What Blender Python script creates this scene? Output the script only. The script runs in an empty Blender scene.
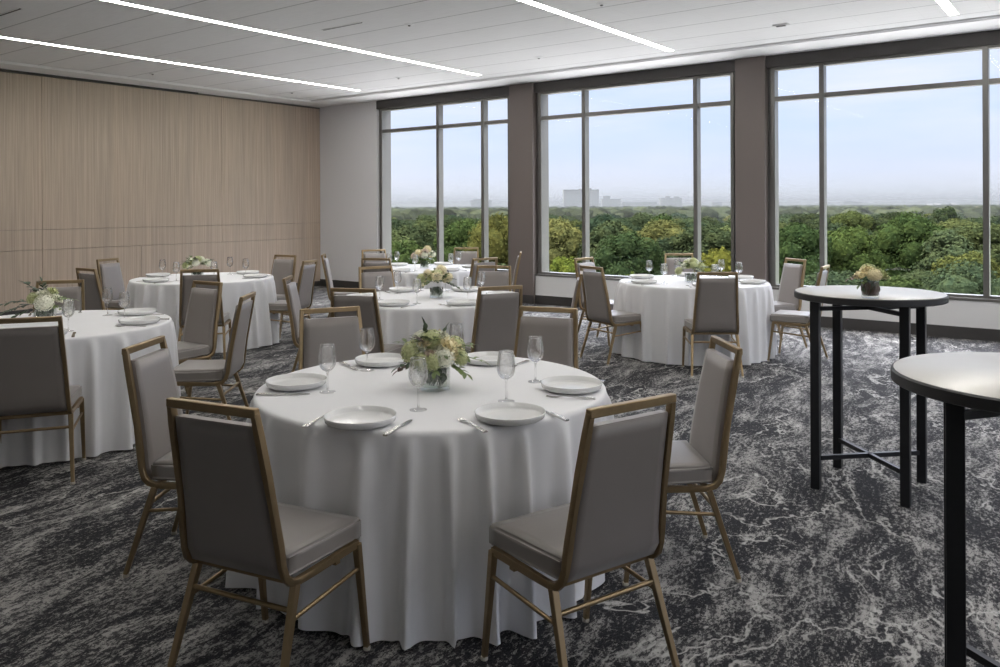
import bpy, bmesh, math, random
from mathutils import Vector, Matrix, noise
R=math.radians; PI=math.pi; sin=math.sin; cos=math.cos
random.seed(7)
SC=bpy.context.scene; COL=SC.collection

# ------------------------------------------------------------------ materials
class NT:
    def __init__(s,name):
        s.m=bpy.data.materials.new(name); s.m.use_nodes=True; s.t=s.m.node_tree; s.n=s.t.nodes; s.n.clear()
        s.out=s.n.new('ShaderNodeOutputMaterial')
    def new(s,t,**k):
        n=s.n.new(t)
        for a,b in k.items():
            if a.startswith('i_'):
                key=a[2:]; key=int(key) if key.isdigit() else key.replace('_',' ')
                n.inputs[key].default_value=b
            else: setattr(n,a,b)
        return n
    def l(s,a,b): s.t.links.new(a,b)
    def ramp(s,f,stops,interp='LINEAR'):
        n=s.n.new('ShaderNodeValToRGB'); n.color_ramp.interpolation=interp
        e=n.color_ramp.elements
        while len(e)<len(stops): e.new(0.5)
        for x,(p,c) in zip(e,stops): x.position=p; x.color=(c,c,c,1) if isinstance(c,(int,float)) else (*c,1)
        s.l(f,n.inputs[0]); return n.outputs[0]
    def mix(s,f,a,b,mode='MIX'):
        n=s.n.new('ShaderNodeMix'); n.data_type='RGBA'; n.blend_type=mode
        for v,i in ((f,n.inputs[0]),(a,n.inputs[6]),(b,n.inputs[7])):
            if hasattr(v,'links'): s.l(v,i)
            else: i.default_value=v if i==n.inputs[0] else ((*v,1) if len(v)==3 else v)
        return n.outputs[2]
    def math(s,op,a,b=None,c=None):
        n=s.n.new('ShaderNodeMath'); n.operation=op
        for v,i in zip((a,b,c),n.inputs):
            if v is None: continue
            if hasattr(v,'links'): s.l(v,i)
            else: i.default_value=v
        return n.outputs[0]
    def coord(s,which='Object',scale=(1,1,1),rot=(0,0,0)):
        c=s.n.new('ShaderNodeTexCoord'); m=s.n.new('ShaderNodeMapping')
        m.inputs['Scale'].default_value=scale; m.inputs['Rotation'].default_value=rot
        s.l(c.outputs[which],m.inputs[0]); return m.outputs[0]
    def noise(s,v,scale,detail=4,rough=.5,dist=0,out='Fac'):
        n=s.new('ShaderNodeTexNoise',i_Scale=scale,i_Detail=detail,i_Roughness=rough,i_Distortion=dist)
        s.l(v,n.inputs['Vector']); return n.outputs[out]
    def pbr(s,color=(.5,.5,.5),rough=.5,metal=0,bump=None,bs=.1,bd=.01,**k):
        p=s.n.new('ShaderNodeBsdfPrincipled')
        if hasattr(color,'links'): s.l(color,p.inputs['Base Color'])
        else: p.inputs['Base Color'].default_value=(*color,1)
        if hasattr(rough,'links'): s.l(rough,p.inputs['Roughness'])
        else: p.inputs['Roughness'].default_value=rough
        p.inputs['Metallic'].default_value=metal
        for a,b in k.items(): p.inputs[a.replace('_',' ')].default_value=b
        if bump is not None:
            bn=s.new('ShaderNodeBump',i_Strength=bs,i_Distance=bd); s.l(bump,bn.inputs['Height']); s.l(bn.outputs[0],p.inputs['Normal'])
        s.l(p.outputs[0],s.out.inputs[0]); return s.m

def simple(name,c,rough=.5,metal=0,nscale=60,var=.06,bs=.05,bd=.002,**k):
    t=NT(name); v=t.coord()
    n=t.noise(v,nscale,3)
    col=t.mix(n,tuple(x*(1-var) for x in c),tuple(min(1,x*(1+var)) for x in c))
    return t.pbr(col,rough,metal,bump=n,bs=bs,bd=bd,**k)

M={}
M['gold']=simple('gilt_metal',(.33,.24,.135),.36,.85,30,.15,.05)
M['gold_foot']=simple('pale_glide',(.55,.5,.42),.4,.2)
def fabric(name,c):
    t=NT(name); v=t.coord()
    w=t.noise(v,900,2); l=t.noise(v,6,2)
    col=t.mix(l,tuple(x*.92 for x in c),tuple(x*1.08 for x in c))
    return t.pbr(col,.40,0,bump=w,bs=.12,bd=.0004,Specular_IOR_Level=.6,Sheen_Weight=.25,Sheen_Roughness=.4)
M['seat']=fabric('taupe_vinyl',(.215,.196,.183))
M['pad']=fabric('taupe_weave',(.225,.200,.187))
t=NT('white_linen'); v=t.coord(); w=t.noise(v,500,2); l=t.noise(v,3,3)
M['linen']=t.pbr(t.mix(l,(.70,.70,.715),(.76,.76,.775)),.8,0,bump=w,bs=.15,bd=.0006,Sheen_Weight=.15)
M['black']=simple('black_steel',(.012,.013,.015),.42,.3,50,.2)
M['blacktop']=simple('black_edge',(.02,.02,.021),.5,0)
M['stone']=simple('pale_laminate',(.62,.60,.56),.3,0,9,.05,.01)
M['china']=simple('white_china',(.74,.74,.735),.10,0,5,.01,0)
M['steel']=simple('cutlery_steel',(.55,.54,.52),.22,1,20,.05,0)
M['white']=simple('white_paint',(.86,.86,.86),.6,0,200,.02)
M['soffit']=simple('soffit_paint',(.86,.86,.86),.6,0,200,.02)
M['greywall']=simple('grey_plaster',(.70,.70,.715),.7,0,150,.03,.08)
M['sillwall']=simple('pale_plaster',(.66,.655,.645),.6,0,150,.03,.05)
M['brown']=simple('taupe_column_paint',(.155,.13,.118),.55,0,120,.04,.05)
M['frame']=simple('bronze_window_metal',(.15,.145,.135),.34,.3,40,.06)
M['darkframe']=simple('dark_header_metal',(.06,.055,.052),.45,.2,40,.06)
M['base']=simple('dark_baseboard',(.045,.042,.04),.5,0,60,.08)
M['grille']=simple('ceiling_fitting',(.8,.8,.8),.5)
M['slot']=simple('slot_black',(.03,.03,.03),.6)
M['stem']=simple('flower_stem',(.10,.17,.05),.6,0,40,.2)
M['leafdark']=simple('dark_leaf',(.035,.065,.025),.45,0,30,.35)
M['leafmid']=simple('olive_leaf',(.13,.18,.06),.5,0,30,.3)
M['rose_cream']=simple('cream_petals',(.80,.71,.45),.6,0,40,.12)
M['rose_green']=simple('lime_petals',(.50,.53,.27),.6,0,40,.15)
M['rose_pink']=simple('blush_petals',(.60,.48,.38),.6,0,40,.12)
M['rose_white']=simple('white_petals',(.82,.82,.68),.6,0,40,.1)
M['berry']=simple('purple_brown_bud',(.12,.075,.06),.5,0,30,.3)

def glass(name,tint,lo,hi,rough=.02):
    t=NT(name)
    tr=t.new('ShaderNodeBsdfTransparent'); tr.inputs[0].default_value=(*tint,1)
    gl=t.new('ShaderNodeBsdfGlossy'); gl.inputs['Roughness'].default_value=rough
    lw=t.new('ShaderNodeLayerWeight',i_Blend=.35)
    f=t.ramp(lw.outputs['Facing'],[(0,lo),(.45,lo*1.5),(.75,hi*.45),(1,hi)])
    mx=t.new('ShaderNodeMixShader'); t.l(f,mx.inputs[0]); t.l(tr.outputs[0],mx.inputs[1]); t.l(gl.outputs[0],mx.inputs[2])
    t.l(mx.outputs[0],t.out.inputs[0]); return t.m
M['glass']=glass('clear_crystal',(.985,.99,.99),.09,1.0,.01)
t=NT('wine_crystal'); gb=t.new('ShaderNodeBsdfGlass'); gb.inputs['IOR'].default_value=1.45; gb.inputs['Roughness'].default_value=0.0; gb.inputs['Color'].default_value=(.99,.99,.99,1)
tr=t.new('ShaderNodeBsdfTransparent'); mx=t.new('ShaderNodeMixShader'); mx.inputs[0].default_value=.38; t.l(tr.outputs[0],mx.inputs[1]); t.l(gb.outputs[0],mx.inputs[2]); t.l(mx.outputs[0],t.out.inputs[0]); M['crystal']=t.m
M['vaseglass']=glass('vase_glass',(.93,.94,.93),.08,.9)
M['pane']=glass('window_glass',(.985,.985,.985),.0015,.02,.0)
M['water']=glass('vase_water',(.86,.88,.82),.03,.3)

def emit(name,c,s):
    t=NT(name); e=t.new('ShaderNodeEmission'); e.inputs[0].default_value=(*c,1); e.inputs[1].default_value=s
    t.l(e.outputs[0],t.out.inputs[0]); return t.m
STRIP=24.0
M['strip']=emit('led_diffuser',(1,.965,.91),STRIP)

# wood wall: narrow vertical grain
t=NT('walnut_veneer'); v=t.coord('Object',(1,1,1))
g1=t.noise(t.coord('Object',(1,26,.35)),1.6,5,.62); g2=t.noise(t.coord('Object',(1,95,1.1)),1.2,4,.6); g3=t.noise(t.coord('Object',(1,5,.12)),1.0,2)
m1=t.mix(t.ramp(g1,[(.28,0),(.72,1)]),(.37,.30,.238),(.52,.43,.345))
m2=t.mix(t.ramp(g2,[(.35,0),(.65,1)]),(.86,.85,.84),(1.05,1.04,1.03))
c=t.mix(1.0,m1,m2,'MULTIPLY'); c=t.mix(t.ramp(g3,[(.3,0),(.7,1)]),c,t.mix(1.0,c,(1.12,1.1,1.08),'MULTIPLY'))
M['wood']=t.pbr(c,.48,0,bump=g2,bs=.06,bd=.001)

# ceiling tiles: fine joints every 0.64 m across, 0.6 m along, fibre speckle
t=NT('acoustic_tile'); tc=t.new('ShaderNodeTexCoord'); sp=t.new('ShaderNodeSeparateXYZ'); t.l(tc.outputs['Object'],sp.inputs[0])
def joint(axis,pitch,off,w):
    a=t.math('ADD',sp.outputs[axis],off); b=t.math('FRACT',t.math('DIVIDE',a,pitch)); b=t.math('ABSOLUTE',t.math('SUBTRACT',b,.5))
    return t.math('GREATER_THAN',b,.5-w/pitch)
jy=joint(1,.646,-3.586+.323+.646*20,.008); jx=joint(0,.606,2.505+.303+.606*30,.0025)
jj=t.math('MAXIMUM',t.math('MULTIPLY',jy,.55),t.math('MULTIPLY',jx,.08))
sn=t.noise(t.coord('Object',(3,30,1)),1.5,4,.6); sb=t.noise(t.coord('Object'),300,2)
cc=t.mix(t.ramp(sn,[(.3,0),(.7,1)]),(.80,.80,.803),(.85,.85,.853))
cc=t.mix(jj,cc,(.14,.14,.14))
M['ceil']=t.pbr(cc,.85,0,bump=sb,bs=.1,bd=.001)

# carpet: charcoal ground, ash flecks in drifts, thin pale veins
t=NT('charcoal_marbled_carpet')
v0=t.coord('Object',(1,1,1),(0,0,R(-100)))
def warp(vec,scale,amt,det=3):
    wn=t.new('ShaderNodeTexNoise',i_Scale=scale,i_Detail=det,i_Roughness=.55); t.l(vec,wn.inputs['Vector'])
    vm=t.new('ShaderNodeVectorMath',operation='MULTIPLY_ADD'); t.l(wn.outputs['Color'],vm.inputs[0]); vm.inputs[1].default_value=(amt,amt,0); t.l(vec,vm.inputs[2]); return vm.outputs[0]
def mp(vec,sc):
    m=t.new('ShaderNodeMapping'); m.inputs['Scale'].default_value=sc; t.l(vec,m.inputs[0]); return m.outputs[0]
w1=warp(v0,.8,.75,2); w2=warp(v0,6,.05)
drift=t.noise(mp(w1,(.6,1.5,1)),1.5,3,.55)
streak=t.noise(mp(w1,(.7,2.2,1)),4.5,5,.7)
lump=t.noise(mp(w2,(1,1.7,1)),30,5,.85,0)
fibre=t.noise(v0,120,2,.7)
sm=t.math('ADD',t.math('ADD',t.math('MULTIPLY',lump,1.9),t.math('MULTIPLY',streak,.75)),t.math('MULTIPLY',drift,.55))   # mean 1.25
sm=t.math('ADD',sm,t.math('MULTIPLY',fibre,.25))
f1=t.ramp(t.math('SUBTRACT',sm,1.0),[(.755,0),(.81,1)])
dark=t.mix(t.ramp(fibre,[(.35,0),(.7,1)]),(.007,.007,.009),(.030,.030,.034))
midc=t.mix(t.ramp(fibre,[(.35,0),(.7,1)]),(.034,.033,.035),(.078,.076,.078))
gm=t.ramp(t.math('ADD',t.math('MULTIPLY',streak,.6),t.math('MULTIPLY',drift,.4)),[(.47,0),(.56,1)])
base=t.mix(gm,dark,midc)
ash=t.mix(t.ramp(streak,[(.4,0),(.65,1)]),(.15,.147,.145),(.34,.33,.315))
c1=t.mix(t.math('MULTIPLY',f1,.9),base,ash)
vn=t.noise(mp(w1,(.8,1.3,1)),1.3,5,.6)
vd=t.math('ABSOLUTE',t.math('SUBTRACT',vn,.5))
vv=t.math('MULTIPLY',t.ramp(vd,[(0,1),(.004,.9),(.009,0)]),t.ramp(t.noise(v0,1.1,2),[(.44,0),(.52,1)]))
vv=t.math('MULTIPLY',vv,t.ramp(lump,[(.36,0),(.48,1)]))
c1=t.mix(t.math('MULTIPLY',vv,.85),c1,(.42,.41,.39))
M['carpet']=t.pbr(c1,.93,0,bump=fibre,bs=.3,bd=.003,Specular_IOR_Level=.2)

# foliage, tinted by each tree's own object colour
def foliage(name,trans=.25,isl=(.72,1.3)):
    t=NT(name); oi=t.new('ShaderNodeObjectInfo'); v=t.coord('Object')
    n=t.noise(v,.9,3,.6); n2=t.noise(v,5,2,.6)
    c=t.mix(t.ramp(n,[(.3,0),(.7,1)]),t.mix(1.0,oi.outputs['Color'],(.72,.78,.8),'MULTIPLY'),t.mix(1.0,oi.outputs['Color'],(1.3,1.2,1.0),'MULTIPLY'))
    c=t.mix(t.ramp(n2,[(.3,0),(.7,1)]),t.mix(1.0,c,(.7,.72,.7),'MULTIPLY'),t.mix(1.0,c,(1.25,1.25,1.2),'MULTIPLY'))
    n3=t.noise(t.coord('Object'),.045,3,.6); c=t.mix(t.ramp(n3,[(.35,0),(.65,1)]),t.mix(1.0,c,(.78,.80,.82),'MULTIPLY'),t.mix(1.0,c,(1.2,1.15,1.05),'MULTIPLY'))
    ge=t.new('ShaderNodeNewGeometry'); ri=t.ramp(ge.outputs['Random Per Island'],[(0,isl[0]),(1,isl[1])]); c=t.mix(1.0,c,ri,'MULTIPLY')
    d=t.new('ShaderNodeBsdfDiffuse'); tr=t.new('ShaderNodeBsdfTranslucent'); t.l(c,d.inputs[0]); t.l(c,tr.inputs[0])
    mx=t.new('ShaderNodeMixShader'); mx.inputs[0].default_value=trans; t.l(d.outputs[0],mx.inputs[1]); t.l(tr.outputs[0],mx.inputs[2]); t.l(mx.outputs[0],t.out.inputs[0]); return t.m
M['foliage']=foliage('tree_foliage'); M['canopy']=foliage('canopy_foliage',.1,(.35,1.7))
M['bark']=simple('tree_bark',(.09,.07,.05),.9,0,4,.2)
M['ground']=simple('woodland_ground',(.035,.05,.02),1,0,.05,.4)
M['bounce_gravel']=simple('pale_bounce_gravel',(.36,.355,.345),.9,0,8,.1,.2)  # surface of the added slab that reflects sunlight indoors
M['render']=simple('house_render',(.16,.155,.15),.8,0,2,.1)
t=NT('wooded_hill'); n=t.noise(t.coord('Object'),.03,6,.7)
M['hill']=t.pbr(t.mix(t.ramp(n,[(.35,0),(.65,1)]),(.010,.012,.011),(.020,.023,.019)),1,0)
t=NT('distant_facade'); v=t.coord('Object'); br=t.new('ShaderNodeTexBrick'); br.inputs['Scale'].default_value=1; br.inputs['Color1'].default_value=(.035,.038,.042,1); br.inputs['Color2'].default_value=(.045,.047,.05,1); br.inputs['Mortar'].default_value=(.085,.085,.082,1)
br.offset=0; br.inputs['Brick Width'].default_value=4; br.inputs['Row Height'].default_value=3.6; br.inputs['Mortar Size'].default_value=.9
mpn=t.new('ShaderNodeMapping'); mpn.inputs['Rotation'].default_value=(R(90),0,0); t.l(v,mpn.inputs[0]); t.l(mpn.outputs[0],br.inputs[0])
M['facade']=t.pbr(br.outputs[0],.8,0)
M['roofgrey']=simple('flat_roof',(.07,.07,.07),.9,0,.5,.1)

# ------------------------------------------------------------------ mesh helpers
def mesh(name,bm,m,parent=None,smooth=False,auto=None,top=False):
    bmesh.ops.recalc_face_normals(bm,faces=bm.faces)
    me=bpy.data.meshes.new(name); bm.to_mesh(me); bm.free()
    for x in (m if isinstance(m,(list,tuple)) else [m]): me.materials.append(x)
    if smooth: me.polygons.foreach_set('use_smooth',[True]*len(me.polygons))
    if auto is not None:
        me.polygons.foreach_set('use_smooth',[True]*len(me.polygons)); me.set_sharp_from_angle(angle=R(auto))
    o=bpy.data.objects.new(name,me); COL.objects.link(o)
    if parent: o.parent=parent
    return o
def thing(name,label,cat,loc=(0,0,0),rz=0,group=None):
    o=bpy.data.objects.new(name,None); o.empty_display_size=.1; COL.objects.link(o)
    o.location=loc; o.rotation_euler=(0,0,rz); o['label']=label; o['category']=cat
    if group: o['group']=group
    return o
def tag(o,label,cat,group=None,kind=None):
    if label: o['label']=label
    if cat: o['category']=cat
    if group: o['group']=group
    if kind: o['kind']=kind
    return o
def copytree(o,parent=None):
    c=o.copy(); COL.objects.link(c)
    if parent is not None: c.parent=parent
    for ch in list(o.children): copytree(ch,c)
    return c
used={}
def instance(proto,loc,rz,label,cat,group=None):
    k=proto.name
    if k not in used: used[k]=1; o=proto
    else: o=copytree(proto)
    o.location=loc; o.rotation_euler=(0,0,rz); o['label']=label; o['category']=cat
    if group: o['group']=group
    return o
def box(bm,x0,x1,y0,y1,z0,z1,bev=0,seg=1):
    vs=[bm.verts.new(p) for p in ((x0,y0,z0),(x1,y0,z0),(x1,y1,z0),(x0,y1,z0),(x0,y0,z1),(x1,y0,z1),(x1,y1,z1),(x0,y1,z1))]
    fs=[bm.faces.new([vs[i] for i in q]) for q in ((3,2,1,0),(4,5,6,7),(0,1,5,4),(1,2,6,5),(2,3,7,6),(3,0,4,7))]
    if bev: bmesh.ops.bevel(bm,geom=list({e for f in fs for e in f.edges}),offset=bev,segments=seg,affect='EDGES')
    return vs
def boxobj(name,x0,x1,y0,y1,z0,z1,m,parent=None,bev=0,seg=1):
    bm=bmesh.new(); box(bm,x0,x1,y0,y1,z0,z1,bev,seg); return mesh(name,bm,m,parent)
def struct(o): o['kind']='structure'; return o
def bar(bm,a,b,w0,d0,w1=None,d1=None,up=(0,1,0)):
    """tapered rectangular bar from a to b; w across, d along 'up'"""
    a=Vector(a); b=Vector(b); w1=w0 if w1 is None else w1; d1=d0 if d1 is None else d1
    n=(b-a).normalized(); u=Vector(up); s=n.cross(u).normalized(); u=s.cross(n).normalized()
    vs=[]
    for p,w,d in ((a,w0,d0),(b,w1,d1)):
        for i,j in ((-1,-1),(1,-1),(1,1),(-1,1)): vs.append(bm.verts.new(p+s*(w/2*i)+u*(d/2*j)))
    for i in range(4): bm.faces.new((vs[i],vs[(i+1)%4],vs[4+(i+1)%4],vs[4+i]))
    bm.faces.new(vs[:4][::-1]); bm.faces.new(vs[4:])
def tube(bm,pts,r,seg=8,r1=None,cap=True):
    pts=[Vector(p) for p in pts]; rings=[]; n=len(pts)
    ref=Vector((0,0,1)) if abs((pts[-1]-pts[0]).normalized().z)<.9 else Vector((1,0,0))
    for i,p in enumerate(pts):
        t=(pts[min(i+1,n-1)]-pts[max(i-1,0)]).normalized(); s=t.cross(ref).normalized(); u=s.cross(t)
        rr=r if r1 is None else r+(r1-r)*i/(n-1)
        rings.append([bm.verts.new(p+s*(rr*cos(2*PI*k/seg))+u*(rr*sin(2*PI*k/seg))) for k in range(seg)])
    for A,B in zip(rings,rings[1:]):
        for k in range(seg): bm.faces.new((A[k],A[(k+1)%seg],B[(k+1)%seg],B[k]))
    if cap: bm.faces.new(rings[0][::-1]); bm.faces.new(rings[-1])
def lathe(bm,prof,seg=32,c=(0,0)):
    rings=[]
    for r,z in prof:
        if r<1e-5: rings.append([bm.verts.new((c[0],c[1],z))])
        else: rings.append([bm.verts.new((c[0]+r*cos(2*PI*k/seg),c[1]+r*sin(2*PI*k/seg),z)) for k in range(seg)])
    for A,B in zip(rings,rings[1:]):
        for k in range(seg):
            a=[A[k%len(A)],A[(k+1)%seg%len(A)],B[(k+1)%seg%len(B)],B[k%len(B)]]
            u=[]
            for q in a:
                if q not in u: u.append(q)
            if len(u)>2:
                try: bm.faces.new(u)
                except ValueError: pass

# ------------------------------------------------------------------ room shell
XL,XR,YW,YB=-12.4,5.2,10.66,-4.2     # wood wall, far right wall, window wall face, rear wall
ZS,ZC=3.49,3.52                      # soffit, tile ceiling
struct(boxobj('floor',XL-.3,XR+.3,YB-.3,YW+.35,-.2,0,M['carpet']))
sx0,sy1=-11.9,10.02
struct(boxobj('ceiling',sx0,XR-.5,YB+.5,sy1,ZC,ZC+.2,M['ceil']))
bm=bmesh.new()
box(bm,XL-.3,sx0,YB-.3,YW+.35,ZS,ZC+.2); box(bm,XR-.5,XR+.3,YB-.3,YW+.35,ZS,ZC+.2)
box(bm,sx0,XR-.5,sy1,YW+.35,ZS,ZC+.2); box(bm,sx0,XR-.5,YB-.3,YB+.5,ZS,ZC+.2)
struct(mesh('ceiling_border',bm,M['soffit']))
# small cove lip round the tile field
bm=bmesh.new()
for a in ((sx0,sx0+.03,YB+.5,sy1),(sx0,XR-.5,sy1-.03,sy1)): box(bm,*a,ZS+.012,ZC-.004)
struct(mesh('trim_1',bm,M['soffit']))
# wood-panelled wall: movable panels with reveal seams
bm=bmesh.new(); gp=.0022
D0,D1=XL-.06,XL
cells=[]
yy=[YB,2.49,5.475,8.46,YW]
for a,b in zip(yy,yy[1:]):
    cells.append((a,b,1.232,3.455))
for a,b in ((YB,2.49),(2.49,5.475),(5.475,8.46)): cells.append((a,b,.94,1.232))
cells.append((8.46,YW,.94,1.232))
for a,b in ((YB,2.49),(2.49,5.475),(5.475,6.98),(6.98,YW)): cells.append((a,b,.0,.94))
for a,b,z0,z1 in cells: box(bm,D0,D1,a+gp,b-gp,z0+gp,z1-gp,.002)
struct(mesh('wall_left',bm,M['wood']))
struct(boxobj('wall_left_backing',XL-.3,XL-.065,YB-.3,YW+.3,0,ZS,M['brown']))
bm=bmesh.new(); box(bm,XL-.06,XL+.012,YB,8.0,3.462,ZS-.001); struct(mesh('trim_2',bm,M['darkframe']))
# rear and right walls (behind / beside the camera)
struct(boxobj('wall_back',XL-.3,XR+.3,YB-.3,YB,0,ZS,M['greywall']))
bm=bmesh.new(); box(bm,XR,XR+.3,YB,YW+.3,0,.44); box(bm,XR,XR+.3,YB,YW+.3,3.335,ZS)
for a,b in ((YB,.75),(5.1,5.55),(YW-.5,YW+.3)): box(bm,XR,XR+.3,a,b,.44,3.335)
struct(mesh('wall_right',bm,M['brown']))
w_added=thing('window_5','x','x'); del w_added['label']; del w_added['category']; w_added['kind']='structure'  # unseen side windows, added to let more daylight into the room
bm=bmesh.new()
for a,b in ((.75,5.1),(5.55,YW-.5)):
    box(bm,XR+.05,XR+.15,a,b,2.895,2.955); box(bm,XR+.04,XR+.16,a,b,.44,.49)
    for k in (1,2): y=a+(b-a)*k/3; box(bm,XR+.04,XR+.16,y-.03,y+.03,.49,3.335)
    boxobj('window_pane',XR+.09,XR+.096,a,b,.45,3.33,M['pane'],w_added)
mesh('window_frame',bm,M['frame'],w_added)
# window wall
PY=10.60       # face of columns, proud of the wall
GY=10.74       # glass
LY=10.66       # low wall face
wins=[(-10.83,-7.765),(-7.31,-4.03),(-3.63,1.15),(1.60,4.90)]
mull=[[-9.37,-8.38],[-6.43,-4.63],[-2.94,-1.15,.62],[3.3]]
struct(boxobj('wall_front_left',XL,-10.83,LY,LY+.3,0,ZS,M['greywall']))
# low wall under the windows, with sill and dark base
struct(boxobj('wall_front_low',-10.83,XR,LY,LY+.3,.0,.44,M['sillwall']))
bm=bmesh.new(); box(bm,XL,-10.83,LY-.014,LY-.001,0,.135); box(bm,-10.83,XR,LY-.014,LY-.001,0,.135)
struct(mesh('baseboard_front',bm,M['base']))
bm=bmesh.new(); box(bm,XL+.001,XL+.014,YB,YW-.015,0,.1,0)
struct(mesh('baseboard_left',bm,M['base']))
cols=[(-7.765,-7.31),(-4.03,-3.63),(1.15,1.6),(4.9,XR)]
for i,(a,b) in enumerate(cols):
    bm=bmesh.new(); box(bm,a,b,PY,LY+.3,0,ZS-.001,.004); struct(mesh('wall_front_column_%d'%(i+1),bm,M['brown']))
    struct(boxobj('baseboard_column_%d'%(i+1),a-.006,b+.006,PY-.012,PY-.001,0,.135,M['base']))
for i,((a,b),ms) in enumerate(zip(wins,mull)):
    w=thing('window_%d'%(i+1),'x','x'); del w['label']; del w['category']; w['kind']='structure'
    a0,b0=a,b
    # header
    boxobj('window_header',a0,b0,LY-.01,LY+.3,3.335,ZS-.002,M['darkframe'],w)
    bm=bmesh.new(); fw=.10; fs=.055
    box(bm,a,a+fs,GY-.02,LY+.31,.47,3.335); box(bm,b-fs,b,GY-.02,GY+.1,.47,3.335)
    box(bm,a+fs,a+fw,GY-.05,GY+.06,.47,3.335)
    box(bm,b-fw,b-fs,GY-.05,GY+.06,.47,3.335)
    box(bm,a+fw,b-fw,GY-.05,GY+.06,3.30,3.335)
    box(bm,a+fw,b-fw,GY-.05,GY+.06,.47,.50)
    box(bm,a+fw,b-fw,GY-.045,GY+.055,2.895,2.955)
    for x in ms: box(bm,x-.03,x+.03,GY-.06,GY+.06,.49,3.31)
    mesh('window_frame',bm,M['frame'],w)
    boxobj('window_sill',a0,b0,LY-.015,GY+.05,.44,.47,M['frame'],w,.003)
    edges=[a+fw]+ms+[b-fw]
    for p,q in zip(edges,edges[1:]):
        for z0,z1 in ((.5,2.9),(2.95,3.30)):
            boxobj('window_pane',p,q,GY-.003,GY+.003,z0,z1,M['pane'],w)
# ceiling linear lights (run the length of the room)
for i,x in enumerate((-10.24,-7.63,-4.513,-1.32,1.8,4.3)):
    desc=['second from the wood wall'][0]
    lab=['slim linear ceiling light closest to the wood-panelled wall','slim linear ceiling light second out from the wood-panelled wall','slim linear ceiling light ending above the centre window','slim linear ceiling light ending near the right-hand window','slim linear ceiling light beyond the frame over the bar tables','slim linear ceiling light by the far side wall'][i]
    L=thing('linear_ceiling_light',lab,'ceiling light',(x,0,ZC),0)
    bm=bmesh.new()
    y0,y1=.6,9.66
    box(bm,-.055,-.045,y0,y1,-.006,-.0005); box(bm,.045,.055,y0,y1,-.006,-.0005); box(bm,-.055,.055,y1,y1+.01,-.006,-.0005); box(bm,-.055,.055,y0-.01,y0,-.006,-.0005)
    mesh('light_frame',bm,M['white'],L)
    boxobj('light_diffuser',-.045,.045,y0,y1,-.004,-.0006,M['strip'],L)
# small ceiling fittings
def detector(x,y,lab,r=.045):
    d=thing('smoke_detector',lab,'detector',(x,y,ZC))
    bm=bmesh.new(); lathe(bm,[(0,-.002),(r*1.25,-.002),(r*1.25,-.004),(r,-.008),(r*.6,-.012),(r*.4,-.014),(0,-.014)],20); mesh('detector_body',bm,M['grille'],d,auto=35)
    bm=bmesh.new(); lathe(bm,[(r*.32,-.0142),(r*.28,-.022),(0,-.022)],12); mesh('sensor',bm,M['slot'],d)
for x,y,lab in ((-6.1,6.5,'small sprinkler head on the ceiling left of the third light strip'),(-8.75,9.08,'small round ceiling fitting near the left window header'),(-11.3,6.55,'small round ceiling fitting over the wood wall edge'),(-11.3,9.1,'small round ceiling fitting by the far left ceiling corner'),(-6.1,9.0,'small round ceiling fitting above the first window column'),(-4.0,7.0,'faint round ceiling fitting beside the third light strip')):
    detector(x,y,lab)
def slotvent(x,y,l,lab):
    d=thing('slot_diffuser',lab,'vent',(x,y,ZC))
    bm=bmesh.new(); box(bm,-l/2,l/2,-.022,-.012,-.006,-.0005); box(bm,-l/2,l/2,.012,.022,-.006,-.0005); mesh('diffuser_frame',bm,M['grille'],d)
    boxobj('diffuser_slot',-l/2,l/2,-.012,.012,-.004,-.0005,M['slot'],d)
slotvent(-6.75,6.12,.62,'short dark slot vent in the ceiling left of centre')
slotvent(-9.1,3.62,.9,'dark slot vent in the ceiling at the top left corner')
slotvent(-5.1,4.9,.9,'long dark slot vent in the ceiling toward the top middle')
d=thing('occupancy_sensor','small rectangular ceiling sensor between two light strips','sensor',(-2.9,9.0,ZC))
boxobj('sensor_body',-.085,.085,-.03,.03,-.02,-.0005,M['grille'],d,.004,2); boxobj('sensor_lens',-.05,.05,-.018,.018,-.026,-.02,M['slot'],d)

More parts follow.
